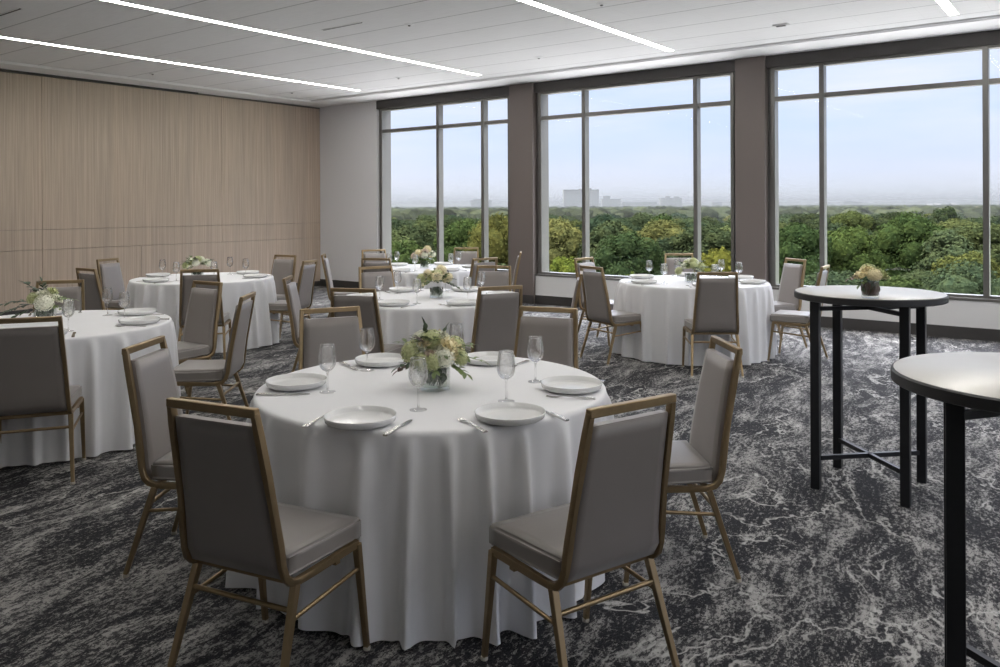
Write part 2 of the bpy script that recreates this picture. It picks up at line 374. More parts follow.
# ------------------------------------------------------------------ dining chair (faces +Y, origin on floor)
ST=[(-.266,.933),(-.252,.86),(-.228,.74),(-.206,.62),(-.190,.51),(-.182,.445),(-.170,.408),(-.150,.387),(-.118,.378)]  # stile path y,z
def stile_y(z):
    for (y0,z0),(y1,z1) in zip(ST,ST[1:]):
        if z1<=z<=z0: k=(z-z0)/(z1-z0); return y0+(y1-y0)*k
    return ST[0][0] if z>.9 else ST[-1][0]
def hw(z): return .167+(.945-z)/.545*.033         # half width of the back frame at height z
def make_chair():
    t=thing('dining_chair','x','dining chair')
    # back frame: two bent stiles running on into the seat's side rails, joined by the top rail
    bm=bmesh.new(); th=.024; wd=.021
    for s in (-1,1):
        path=ST+[(-.04,.377),(.182,.387)]; rings=[]
        for i,(y,z) in enumerate(path):
            a=Vector(path[max(i-1,0)]); b=Vector(path[min(i+1,len(path)-1)]); d=(b-a).normalized(); n=Vector((-d.y,d.x))
            x=s*(hw(z) if i<len(ST) else .202+.016*max(0,(y+.04)/.24))
            rings.append([bm.verts.new((x+wd/2*p,y+n.x*th/2*q,z+n.y*th/2*q)) for p,q in ((-1,-1),(1,-1),(1,1),(-1,1))])
        for A,B in zip(rings,rings[1:]):
            for k in range(4): bm.faces.new((A[k],A[(k+1)%4],B[(k+1)%4],B[k]))
        bm.faces.new(rings[0]); bm.faces.new(rings[-1][::-1])
    bmesh.ops.bevel(bm,geom=[e for e in bm.edges if abs((e.verts[0].co-e.verts[1].co).x)<.012 and e.calc_length()>.018],offset=.003,segments=1,affect='EDGES')
    box(bm,-hw(.945)-wd/2,hw(.945)+wd/2,-.279,-.255,.917,.945,.003)
    mesh('back_frame',bm,M['gold'],t,auto=40)
    bm=bmesh.new(); box(bm,-.214,.214,.170,.190,.377,.398,.003); box(bm,-.195,.195,-.13,-.11,.366,.386,.003)
    box(bm,-.03,.03,-.11,.172,.376,.384)
    for s in (-1,1): box(bm,s*.205-.012,s*.205+.012,.06,.085,.358,.372)
    mesh('seat_frame',bm,M['gold'],t)
    for s in (-1,1):
        for fr in (1,0):
            bm=bmesh.new()
            if fr: a,b=(s*.218,.178,.388),(s*.224,.226,.012)
            else: a,b=(s*.200,-.125,.372),(s*.224,-.240,.012)
            bar(bm,a,b,.026,.024,.018,.018)
            bmesh.ops.bevel(bm,geom=list(bm.edges),offset=.002,segments=1,affect='EDGES')
            lg=mesh('leg',bm,M['gold'],t)
            bm=bmesh.new(); lathe(bm,[(0,0.001),(.012,0.001),(.013,.006),(.012,.014),(0,.014)],10,(b[0],b[1]+.001)); mesh('foot_glide',bm,M['gold_foot'],lg)
    def lp(s,fr,z):
        a,b=((s*.218,.178,.388),(s*.224,.226,.012)) if fr else ((s*.200,-.125,.372),(s*.224,-.240,.012))
        k=(a[2]-z)/(a[2]-b[2]); return Vector(a).lerp(Vector(b),k)
    for s in (-1,1):
        bm=bmesh.new(); tube(bm,[lp(s,1,.300),lp(s,0,.272)],.0075,8); mesh('stretcher',bm,M['gold'],t,auto=50)
    bm=bmesh.new(); tube(bm,[lp(-1,0,.300),lp(1,0,.300)],.0085,8); mesh('stretcher',bm,M['gold'],t,auto=50)
    # seat cushion
    bm=bmesh.new(); N=8
    vs=box(bm,-1,1,-1,1,0,1)
    bmesh.ops.subdivide_edges(bm,edges=list(bm.edges),cuts=7,use_grid_fill=True)
    for v in bm.verts:
        x,y,z=v.co; yy=-.150+(y+1)/2*.366; h=.190+(y+1)/2*.026
        crown=(1-x*x)*(1-y*y)
        e=max(abs(x),abs(y)); 
        k=1-.045*(1 if z>.99 and e>.99 else 0)
        v.co=Vector((x*h,yy,.393+z*.072+(.012*crown if z>.99 else 0)))
    bmesh.ops.bevel(bm,geom=[e for e in bm.edges if e.calc_face_angle(0)>R(50)],offset=.024,segments=5,affect='EDGES',clamp_overlap=True)
    mesh('seat',bm,M['seat'],t,smooth=True)
    # back pad: front bulges out of the frame, rear face sits inside it
    bm=bmesh.new(); box(bm,-1,1,-1,1,0,1)
    bmesh.ops.subdivide_edges(bm,edges=list(bm.edges),cuts=9,use_grid_fill=True)
    for v in bm.verts:
        x,y,z=v.co; zz=.395+z*.493; w=hw(zz)-.0125
        bul=(1-x**4)*(1-(2*z-1)**4)
        yy=stile_y(zz)+(.030+.006*bul if y>.99 else (-.006-.001*bul if y<-.99 else -.006+(y+1)/2*.036))
        v.co=Vector((x*w,yy,zz))
    bmesh.ops.bevel(bm,geom=[e for e in bm.edges if e.calc_face_angle(0)>R(50)],offset=.009,segments=3,affect='EDGES',clamp_overlap=True)
    mesh('backrest',bm,M['pad'],t,smooth=True)
    return t
chair=make_chair()

# ------------------------------------------------------------------ table, cloth, place settings
def make_table():
    t=thing('banquet_table','x','table')
    bm=bmesh.new(); lathe(bm,[(0,.712),(.742,.712),(.745,.716),(.745,.74),(.742,.744),(0,.744)],64); mesh('tabletop',bm,M['stone'],t,auto=40)
    for k in range(4):
        a=PI/4+k*PI/2; bm=bmesh.new(); bar(bm,(.45*cos(a),.45*sin(a),.712),(.5*cos(a),.5*sin(a),0),.03,.03); mesh('leg',bm,M['black'],t)
    return t
table=make_table()
def make_cloth(seed):
    rnd=random.Random(seed); bm=bmesh.new(); SEG=420
    nf=24; fa=[]; a=0
    ph=[rnd.uniform(0,6.28) for _ in range(6)]
    def fold(th):
        w=th*nf+2.2*sin(th*2+ph[0])+1.1*sin(th*5+ph[1])+1.2*sin(3*th+ph[2])
        c=.5+.5*cos(w); c=c**4
        return c*(.72+.28*sin(th*4+ph[3])+.2*sin(th*7+ph[4]))
    def fold2(th): return .5+.5*cos(th*nf*2+ph[5]+2*sin(th*3+ph[1]))
    prof=[(0,.7475,0),(.3,.7475,0),(.55,.7475,0),(.70,.7475,0),(.745,.7475,0),(.756,.7465,0),(.763,.743,0),(.767,.737,0),(.769,.728,.0)]
    NZ=26
    for i in range(1,NZ+1):
        k=i/NZ; prof.append((.769+.016*k,.728-(.728-.006)*k,k))
    rings=[]
    for r,z,k in prof:
        if r==0: rings.append([bm.verts.new((0,0,z))]); continue
        ring=[]
        for j in range(SEG):
            th=2*PI*j/SEG; amp=.11*(k**.5) ; 
            rr=r+amp*fold(th)-.028*k+.008*k**1.5*fold2(th)
            zz=z+(.012*(fold(th))*k if k>.97 else 0)
            thd=th+.02*k*sin(th*nf*1+ph[2])
            ring.append(bm.verts.new((rr*cos(thd),rr*sin(thd),zz)))
        rings.append(ring)
    for A,B in zip(rings,rings[1:]):
        for k in range(SEG):
            if len(A)==1: bm.faces.new((A[0],B[k],B[(k+1)%SEG]))
            else: bm.faces.new((A[k],A[(k+1)%SEG],B[(k+1)%SEG],B[k]))
    o=mesh('tablecloth',bm,M['linen'],None,smooth=True); return o
TZ=.7485
def make_plate():
    bm=bmesh.new()
    lathe(bm,[(0,.004),(.07,.004),(.075,0),(.085,0),(.09,.003),(.118,.006),(.128,.012),(.1325,.030),(.131,.0325),(.1285,.0315),(.1245,.015),(.117,.0105),(.09,.009),(0,.008)],48)
    return mesh('dinner_plate',bm,M['china'],None,smooth=True)
def make_glass():
    t=thing('wine_glass','x','wine glass')
    bm=bmesh.new(); lathe(bm,[(0,0),(.034,0),(.0345,.0015),(.03,.003),(.012,.0055),(.005,.011),(0,.011)],28); mesh('glass_foot',bm,M['crystal'],t,smooth=True)
    bm=bmesh.new(); lathe(bm,[(0,.010),(.0045,.011),(.0036,.03),(.0036,.07),(.0045,.082),(.008,.089),(0,.0895)],12); mesh('glass_stem',bm,M['crystal'],t,smooth=True)
    bm=bmesh.new()
    o=[(0,.088),(.008,.089),(.020,.095),(.031,.107),(.0365,.122),(.038,.137),(.037,.155),(.034,.175),(.0305,.196),(.0295,.204)]
    inn=[(.0285,.204),(.0295,.196),(.033,.175),(.0360,.155),(.0370,.137),(.0355,.122),(.030,.108),(.0195,.0968),(.008,.092),(0,.0915)]
    lathe(bm,o+inn,32); mesh('glass_bowl',bm,M['crystal'],t,smooth=True)
    return t
def blade(bm,pts,th):
    """flat strip: pts (y, halfwidth, z)"""
    rows=[]
    for y,w,z in pts:
        rows.append([bm.verts.new((-w,y,z)),bm.verts.new((w,y,z)),bm.verts.new((w,y,z+th)),bm.verts.new((-w,y,z+th))])
    for A,B in zip(rows,rows[1:]):
        for k in range(4): bm.faces.new((A[k],A[(k+1)%4],B[(k+1)%4],B[k]))
    bm.faces.new(rows[0][::-1]); bm.faces.new(rows[-1])
def make_fork():
    t=thing('fork','x','fork')
    bm=bmesh.new(); blade(bm,[(-.105,.009,.001),(-.10,.0105,.001),(-.06,.007,.003),(.0,.0035,.006),(.03,.0035,.006),(.042,.009,.004),(.055,.012,.002)],.003); h=mesh('fork_handle',bm,M['steel'],t)
    bm=bmesh.new()
    for k in range(4):
        x=-.0096+k*.0064
        rows=[]
        for y,z in ((.054,.002),(.075,.0015),(.098,.005)):
            rows.append([bm.verts.new((x-.0018,y,z)),bm.verts.new((x+.0018,y,z)),bm.verts.new((x+.0018,y,z+.002)),bm.verts.new((x-.0018,y,z+.002))])
        for A,B in zip(rows,rows[1:]):
            for q in range(4): bm.faces.new((A[q],A[(q+1)%4],B[(q+1)%4],B[q]))
        bm.faces.new(rows[0][::-1]); bm.faces.new(rows[-1])
    mesh('tines',bm,M['steel'],t); return t
def make_knife():
    t=thing('table_knife','x','knife')
    bm=bmesh.new(); blade(bm,[(-.115,.008,.001),(-.11,.0095,.001),(-.05,.0075,.002),(.0,.006,.003)],.0065); mesh('knife_handle',bm,M['steel'],t)
    bm=bmesh.new(); blade(bm,[(-.002,.006,.003),(.03,.0095,.002),(.09,.009,.001),(.108,.004,.001)],.002); mesh('knife_blade',bm,M['steel'],t)
    return t
plate=make_plate(); wglass=make_glass(); fork=make_fork(); knife=make_knife()

# ------------------------------------------------------------------ flowers
def bloom_mesh(r,layers,seed,open_=1.):
    """layered petal head, origin at its centre"""
    rnd=random.Random(seed); bm=bmesh.new()
    for L in range(layers):
        k=(L+1)/layers; n=4+L*2; rad=r*(.28+.72*k); tilt=.18+.95*k*open_
        for i in range(n):
            a=2*PI*(i+.5*(L%2))/n+rnd.uniform(-.2,.2); wdt=rad*1.5/max(1,n**.45); g=[]
            for u in range(5):
                uu=u/4; row=[]
                el=PI/2-tilt*uu*1.55+PI*.0
                for w in range(5):
                    ww=(w-2)/2; az=a+ww*wdt/rad*.55*(.45+.9*sin(PI*min(1,uu*.8+.15)))
                    rr=rad*(.35+.65*sin(min(PI/2,(0.15+uu)*1.25)))*(1+.06*rnd.uniform(-1,1))
                    z=-r*.55+ r*(1.35-.75*k*.9)*(uu**.8) - r*.16*ww*ww*uu + (.0 if u<4 else -r*.07*k)
                    row.append(bm.verts.new((rr*cos(az)*(.25+.75*uu**.6),rr*sin(az)*(.25+.75*uu**.6),z)))
                g.append(row)
            for u in range(4):
                for w in range(4): bm.faces.new((g[u][w],g[u][w+1],g[u+1][w+1],g[u+1][w]))
    bmesh.ops.create_icosphere(bm,subdivisions=2,radius=r*.5,matrix=Matrix.Translation((0,0,-r*.15)))
    return bm
def hydrangea_mesh(r,seed):
    rnd=random.Random(seed); bm=bmesh.new(); N=70
    bmesh.ops.create_icosphere(bm,subdivisions=2,radius=r*.82)
    for i in range(N):
        z=1-2*(i+.5)/N*.85; a=i*2.39996; q=math.sqrt(max(0,1-z*z)); d=Vector((q*cos(a),q*sin(a),z)); c=d*r*(.92+.1*rnd.random())
        s=d.orthogonal().normalized(); u=d.cross(s); rot=rnd.uniform(0,PI)
        for k in range(4):
            b=rot+k*PI/2; e=s*cos(b)+u*sin(b); f=s*-sin(b)+u*cos(b); p=r*.24
            vs=[c,c+e*p*.55+f*p*.42+d*p*.1,c+e*p+d*p*.22,c+e*p*.55-f*p*.42+d*p*.1]
            bm.faces.new([bm.verts.new(x) for x in vs])
    return bm
def leaf(bm,p,d,up,L,W,mi=0,curl=.15):
    d=d.normalized(); s=d.cross(up).normalized(); n=s.cross(d)
    st=[(0,.05),(.2,.6),(.45,1),(.7,.8),(.9,.35),(1,.02)]; rows=[]
    for k,w in st:
        c=p+d*(L*k)-n*(L*curl*k*k); rows.append((bm.verts.new(c+s*(W*w/2)+n*(W*w*.12)),bm.verts.new(c),bm.verts.new(c-s*(W*w/2)+n*(W*w*.12))))
    for A,B in zip(rows,rows[1:]):
        for k in range(2):
            f=bm.faces.new((A[k],A[k+1],B[k+1],B[k])); f.material_index=mi
def sprig(parent,base,d,L,nl,ll,lw,m,seed,droop=.25):
    rnd=random.Random(seed); bm=bmesh.new(); d=Vector(d).normalized(); base=Vector(base); pts=[]
    for i in range(7):
        k=i/6; pts.append(base+d*(L*k)+Vector((0,0,-droop*L*k*k)))
    tube(bm,pts,.0016,5,.0008)
    for i in range(nl):
        k=.25+.75*i/nl; j=min(5,int(k*6)); p=pts[j].lerp(pts[j+1],k*6-j); tdir=(pts[j+1]-pts[j]).normalized()
        s=tdir.cross(Vector((0,0,1))).normalized()*(1 if i%2 else -1)
        dd=tdir*.75+s*.85+Vector((0,0,rnd.uniform(-.3,.4)))
        leaf(bm,p,dd,Vector((rnd.uniform(-.3,.3),rnd.uniform(-.3,.3),1)),ll*rnd.uniform(.8,1.15),lw,0)
    leaf(bm,pts[-1],(pts[-1]-pts[-2]),Vector((0,.1,1)),ll,lw)
    return mesh('leaf_sprig',bm,m,parent,smooth=True)
BL={}
def bloom(parent,kind,loc,r,matn,seed,tilt=(0,0)):
    key=(kind,matn,seed%3)
    if key not in BL:
        bm=bloom_mesh(1,4,seed) if kind=='rose' else hydrangea_mesh(1,seed)
        o=mesh(kind,bm,M[matn],parent,smooth=(kind=='rose')); BL[key]=o
    else:
        o=BL[key].copy(); COL.objects.link(o); o.parent=parent
    o.location=loc; o.scale=(r,r,r*.92)
    v=Vector((loc[0],loc[1],0)); 
    q=Vector((loc[0]*7+tilt[0],loc[1]*7+tilt[1],.75)).normalized().to_track_quat('Z','Y'); o.rotation_euler=q.to_euler()
    return o
def square_vase(t,w,h,oct_=False):
    bm=bmesh.new(); n=6 if oct_ else 4
    def ring(r,z,rot=PI/4): return [bm.verts.new((r*cos(rot+2*PI*k/n),r*sin(rot+2*PI*k/n),z)) for k in range(n)]
    R0=w/2/cos(PI/n); A=ring(R0,0);B=ring(R0,h);C=ring(R0-.006,h);D=ring(R0-.006,.012)
    bm.faces.new(A[::-1])
    for P,Q in ((A,B),(B,C),(C,D)):
        for k in range(n): bm.faces.new((P[k],P[(k+1)%n],Q[(k+1)%n],Q[k]))
    bm.faces.new(D)
    v=mesh('vase',bm,M['vaseglass'],t)
    return v
def round_vase(t,w,h):
    bm=bmesh.new(); r=w/2; lathe(bm,[(0,0),(r*.96,0),(r,.004),(r,h),(r-.004,h),(r-.004,.012),(0,.012)],32); return mesh('vase',bm,M['vaseglass'],t,auto=40)
def vase_inside(t,w,h,dark=True,seed=1,rnd_=False):
    rnd=random.Random(seed); bm=bmesh.new()
    r=w*.40
    for k in range(16):
        a=rnd.uniform(0,2*PI); p=Vector((r*.5*cos(a),r*.5*sin(a),.018)); q=Vector((r*.8*cos(a+1.5),r*.8*sin(a+1.5),h)); tube(bm,[p,q],.002,5)
    for k in range(26):
        a=2*PI*k/26; z=rnd.uniform(.02,h*.55); leaf(bm,Vector((r*cos(a),r*sin(a),z)),Vector((rnd.uniform(-.5,.5),rnd.uniform(-.5,.5),1)),Vector((cos(a),sin(a),0)),h*.5,w*.32)
    mesh('stems',bm,M['leafdark'] if dark else M['stem'],t,smooth=True)
    bm=bmesh.new(); lathe(bm,[(0,.013),(w*.44,.013),(w*.44,h*.7),(0,h*.7)],24); mesh('water',bm,M['water'],t)
def arrangement(kind,loc,rz,label,seed):
    rnd=random.Random(seed); t=thing('flower_arrangement',label,'flower arrangement',loc,rz)
    if kind=='main':
        w,h=.125,.105; square_vase(t,w,h,True); vase_inside(t,w,h,True,seed)
        # x to picture right, y away
        fl=[('hydrangea',(-.085,-.03,.145),.046,'rose_green'),('rose',(-.012,-.075,.135),.034,'rose_pink'),('rose',(.062,-.035,.185),.046,'rose_cream'),('hydrangea',(.045,-.07,.125),.040,'rose_white'),
            ('hydrangea',(-.01,-.02,.205),.043,'rose_green'),('rose',(.095,.0,.150),.042,'rose_cream'),('rose',(-.05,-.05,.175),.036,'rose_white'),('hydrangea',(-.055,.05,.185),.044,'rose_white'),
            ('rose',(.02,.06,.205),.044,'rose_cream'),('hydrangea',(.08,.06,.155),.042,'rose_green'),('rose',(-.1,.03,.115),.036,'rose_pink'),('rose',(.025,-.045,.165),.034,'rose_white'),('hydrangea',(-.045,-.075,.11),.032,'rose_green'),
            ('rose',(.0,.0,.16),.05,'rose_cream'),('rose',(-.075,-.0,.165),.04,'rose_cream'),('hydrangea',(.0,-.085,.105),.034,'rose_green'),('rose',(.075,-.06,.145),.038,'rose_cream'),('rose',(.035,-.01,.225),.034,'rose_white'),
            ('rose',(-.03,-.055,.20),.030,'rose_cream'),('hydrangea',(.105,-.03,.115),.034,'rose_green'),('rose',(-.105,-.01,.145),.036,'rose_white'),('rose',(-.065,-.06,.14),.032,'rose_green')]
        fl=[(k,(p[0]*1.08,p[1]*1.08,p[2]*.84+.044),r*1.10,m) for k,p,r,m in fl]
        for i,(k,p,r,m) in enumerate(fl): bloom(t,k,p,r,m,i)
        sp=[((.02,.0,.16),(.25,.0,1.2),.12,5,.05,.022,'leafdark'),((-.03,.0,.18),(-.1,0,1.2),.11,4,.055,.022,'leafdark'),((.06,0,.14),(1,-.1,.12),.15,9,.045,.02,'leafmid'),((.05,-.03,.12),(1,-.5,-.15),.10,8,.045,.024,'leafmid'),
            ((.07,.03,.16),(1,.3,.5),.11,7,.04,.018,'leafmid'),((-.06,0,.12),(-1,-.3,-.1),.09,7,.045,.026,'berry'),((-.06,-.03,.13),(-1,-.6,.05),.10,6,.04,.02,'leafdark'),((-.04,.0,.17),(-1,.1,.6),.12,7,.045,.02,'leafmid'),
            ((.0,-.05,.12),(.1,-1,-.1),.07,5,.04,.02,'leafmid'),((-.02,-.04,.19),(-.6,-.5,.9),.08,5,.04,.02,'berry'),((.01,.06,.17),(.1,1,.4),.12,7,.045,.02,'leafdark'),((-.02,-.03,.14),(-.3,-1,.0),.09,6,.045,.022,'leafdark')]
        for k in range(14):
            a=k*2.4; e=.25+.55*((k*7)%5)/4; sp.append(((.06*cos(a)*(1-e*.6),.06*sin(a)*(1-e*.6),.15+.05*e),(cos(a)*(1-e*.5),sin(a)*(1-e*.5),e),.075,5,.036,.018,'leafmid' if k%3 else 'leafdark'))
        for i,(b,d,L,n,ll,lw,m) in enumerate(sp): sprig(t,b,d,L,n,ll,lw,M[m],seed*20+i)
    elif kind=='side':
        w,h=.11,.09; square_vase(t,w,h); vase_inside(t,w,h,True,seed)
        fl=[('hydrangea',(.03,-.06,.13),.062,'rose_white'),('rose',(.0,-.02,.20),.048,'rose_white'),('rose',(.06,.0,.21),.042,'rose_green'),('hydrangea',(-.06,-.03,.16),.045,'rose_green'),('rose',(.09,.02,.15),.046,'rose_white'),('rose',(-.02,-.05,.17),.036,'rose_green'),('hydrangea',(.0,.07,.17),.05,'rose_white')]
        for i,(k,p,r,m) in enumerate(fl): bloom(t,k,p,r,m,i)
        sp=[((-.03,0,.12),(-1,0,.0),.26,13,.06,.034,'leafdark'),((-.03,-.03,.13),(-1,-.2,.25),.22,11,.06,.034,'leafdark'),((-.02,0,.16),(-.7,0,.9),.19,10,.055,.03,'leafdark'),((-.04,-.03,.1),(-1,-.3,-.25),.17,9,.055,.03,'leafdark'),((.04,0,.15),(1,0,.25),.17,10,.05,.02,'leafmid'),((0,0,.18),(-.2,.1,1),.12,7,.05,.02,'leafdark'),((.05,-.03,.12),(1,-.3,-.1),.14,8,.05,.02,'leafmid')]
        for i,(b,d,L,n,ll,lw,m) in enumerate(sp): sprig(t,b,d,L,n,ll,lw,M[m],seed*20+i)
    elif kind=='small':
        w,h=.085,.085; round_vase(t,w,h); vase_inside(t,w,h,True,seed)
        bm=bmesh.new()
        for k in range(22):
            a=2*PI*k/22; leaf(bm,Vector((.037*cos(a),.037*sin(a),.012)),Vector((.3*cos(a+1.5),.3*sin(a+1.5),1)),Vector((cos(a),sin(a),0)),.075,.028)
        mesh('leaf_lining',bm,M['berry'],t,smooth=True)
        fl=[('rose',(-.06,-.02,.12),.040,'rose_cream'),('hydrangea',(.0,-.045,.12),.036,'rose_cream'),('rose',(.055,-.02,.12),.042,'rose_green'),('hydrangea',(.0,.02,.135),.042,'rose_green'),('rose',(-.02,-.0,.15),.036,'rose_cream'),('rose',(.035,.02,.145),.034,'rose_green'),('rose',(.065,.01,.11),.03,'rose_cream')]
        for i,(k,p,r,m) in enumerate(fl): bloom(t,k,p,r,m,i)
        sprig(t,(.06,0,.13),(1,0,.45),.11,6,.05,.03,M['leafdark'],seed*3); sprig(t,(-.04,0,.12),(-1,-.2,.0),.07,5,.035,.02,M['berry'],seed*3+1); sprig(t,(-.03,-.02,.1),(-1,-.5,-.4),.05,4,.03,.018,M['leafmid'],seed*3+2)
    else:
        pal={'white':['rose_white','rose_green','rose_white'],'yellow':['rose_cream','rose_green','rose_cream'],'blush':['rose_cream','rose_pink','rose_white'],'lime':['rose_white','rose_green','rose_green']}[kind]
        w,h=.11,.09; square_vase(t,w,h); vase_inside(t,w,h,True,seed)
        for i in range(13):
            a=i*2.4; q=.035+.075*((i%5)/4); z=.215-(q/.11)**2*.09
            bloom(t,'rose' if i%2 else 'hydrangea',(q*cos(a)*1.2,q*sin(a)*1.05,z+rnd.uniform(-.01,.012)+(.03 if kind in('yellow','blush') and i%4==0 else 0)),rnd.uniform(.038,.05),pal[i%3],i)
        for i in range(16):
            a=i*.78+.2; sprig(t,(.05*cos(a),.05*sin(a),.14),(cos(a),sin(a),rnd.uniform(-.2,1.6)),rnd.uniform(.09,.15),8,.045,.024,M['leafmid' if i%2 else 'leafdark'],seed*20+i)
    return t

# ------------------------------------------------------------------ lay out the tables
YAW=R(36.9)
def place_word(th,taken=None):
    f=math.degrees(th-YAW)%360
    names=['right','back right','back left','left','front left','front right']
    cs=[3,60,120,183,240,300]
    d=[min(abs(f-c),360-abs(f-c)) for c in cs]
    order=sorted(range(6),key=lambda i:d[i])
    for i in order:
        if taken is None or names[i] not in taken: break
    if taken is not None: taken.add(names[i])
    return names[i]
tables=[
 dict(n='the round table closest to the camera',c=(-2.43,2.73),fl=('main',(-2.362,2.665),'cream and blush flowers with dark leaves in a faceted vase on the closest table'),
  ch=[(-2.197,1.458,102),(-1.172,2.232,161),(-1.352,3.44,220),(-2.66,4.011,285),(-3.705,3.257,-28),(-3.448,1.952,34)],pl=[-71,-24,26,101,159,-140]),
 dict(n='the round table at the left edge',c=(-5.83,2.63),fl=('side',(-6.04,2.68),'white flowers with long dark leaf sprigs on the table cut off at left'),
  ch=[(-4.745,2.005,147),(-4.742,3.437,220),(-5.841,3.85,-87),(-6.97,3.22,-38)],pl=[-28,37,88,153]),
 dict(n='the round table by the wood wall',c=(-8.25,5.38),fl=('white',(-8.36,5.38),'low white and green flower arrangement on the round table in front of the wood wall'),
  ch=[(-8.137,4.003,92),(-9.476,4.915,24),(-7.056,4.564,138),(-8.272,6.548,-83),(-7.218,6.058,205)],pl=[-85,-159,-35,91,33]),
 dict(n='the middle round table behind the closest one',c=(-4.75,5.33),fl=('yellow',(-4.72,5.36),'yellow and cream flower arrangement on the middle round table behind the closest one'),
  ch=[(-5.641,4.486,41),(-4.446,4.127,112),(-3.652,4.868,151),(-3.80,6.27,211),(-4.976,6.522,290),(-5.909,5.788,-21)],pl=[-136,-79,-24,43,100,158]),
 dict(n='the farthest round table by the left window',c=(-7.09,7.82),fl=('blush',(-7.12,7.85),'small pink and cream flower arrangement on the farthest round table by the left window'),
  ch=[(-7.95,6.88,43),(-6.847,6.714,115),(-5.804,7.44,165),(-6.167,8.659,215),(-7.507,9.18,-60),(-8.269,8.065,-20)],pl=[-136,-78,-18,42,107,168]),
 dict(n='the round table under the centre window',c=(-3.52,8.05),fl=('lime',(-3.49,7.93),'white and lime flower arrangement on the round table under the centre window'),
  ch=[(-4.866,8.075,-4),(-4.113,6.969,67),(-2.82,6.978,124),(-2.805,9.169,232),(-2.246,8.275,185),(-4.32,9.45,-50)],pl=[178,-120,-55,8,58,119]),
]
for ti,T in enumerate(tables):
    cx,cy=T['c']; n=T['n']; tk=set(); tp=set()
    instance(table,(cx,cy,0),R(20*ti+10),'round banquet table hidden under its cloth, '+n,'table','round banquet tables')
    cl=make_cloth(ti+3); cl.location=(cx,cy,0); tag(cl,'white floor-length tablecloth with soft folds on '+n,'tablecloth','white tablecloths')
    for (x,y,fa) in T['ch']:
        a=R(fa); th=math.atan2(y-cy,x-cx); ox=x+.268*cos(a); oy=y+.268*sin(a)
        w=place_word(th,tk); v={'front left':'seen from behind','front right':'seen from behind','back left':'facing the camera','back right':'facing the camera','left':'seen side on','right':'seen side on'}[w]
        instance(chair,(ox,oy,0),a-PI/2,'taupe chair %s, %s of %s'%(v,w,n),'dining chair','gold-framed dining chairs')
    for ang in T['pl']:
        th=R(ang); w=place_word(th,tp); rd=Vector((cos(th),sin(th))); tn=Vector((-sin(th),cos(th)))   # tn: to the diner's right
        c=Vector((cx,cy)); pr=.605 if ti else {-71:.685,-24:.695,26:.62,101:.56,159:.56,-140:.60}[ang]
        p=c+rd*pr
        instance(plate,(p.x,p.y,TZ),th,'white dinner plate, %s place on %s'%(w,n),'plate','dinner plates')
        g=c+rd*.445+tn*.125
        instance(wglass,(g.x,g.y,TZ),th,'wine glass, %s place on %s'%(w,n),'wine glass','wine glasses')
        p=c+rd*(pr+.01)-tn*.165; instance(fork,(p.x,p.y,TZ+.0005),th+PI/2,'steel fork, %s place on %s'%(w,n),'fork','forks')
        p=c+rd*(pr+.02)+tn*.165; instance(knife,(p.x,p.y,TZ+.0005),th+PI/2,'steel knife, %s place on %s'%(w,n),'knife','knives')
    k,(fx,fy),lab=T['fl']; arrangement(k,(fx,fy,TZ),YAW,lab,ti+2)

# ------------------------------------------------------------------ bar-height tables
HBR=9
def make_highboy(loc,rz,label):
    t=thing('bar_table',label,'bar table',loc,rz,'tall bar tables')
    bm=bmesh.new(); lathe(bm,[(0,1.022),(.380,1.022),(.386,1.026),(.386,1.054),(.383,1.0575),(.378,1.0585)],96)
    edge=mesh('tabletop_edge',bm,M['blacktop'],t,auto=40)
    bm=bmesh.new(); lathe(bm,[(.3785,1.05),(.3785,1.0592),(.377,1.060),(0,1.060)],96); tag(mesh('tabletop',bm,M['stone'],t,auto=40),'pale laminate top',None)
    q=.222
    for sx in (-1,1):
        for sy in (-1,1):
            bm=bmesh.new(); box(bm,sx*q-.023,sx*q+.023,sy*q-.023,sy*q+.023,0,1.022,.002); mesh('leg',bm,M['black'],t)
    for z,tt in ((.165,.012),(.975,.012)):
        for s in (-1,1):
            bm=bmesh.new(); bar(bm,(-q,-q*s,z+(.0 if s>0 else .0)),(q,q*s,z),.022,tt*2 if z<.5 else .022,up=(0,0,1)); mesh('cross_brace',bm,M['black'],t)
    return t
make_highboy((-1.075,4.80,0),0,'tall black bar table with pale round top holding a small flower vase')
make_highboy((-.155,2.726,0),R(HBR),'tall black bar table with pale round top, empty, cut off by the right edge')
arrangement('small',(-1.0,4.50,1.0605),YAW,'small cream flower bunch in a round leaf-lined glass on the bar table',40)

# unseen pale slab added below the windows to bounce sunlight onto the ceiling
struct(boxobj('ground_bounce_slab',-20,3,11.6,34,-5.0,-4.6,M['bounce_gravel']))
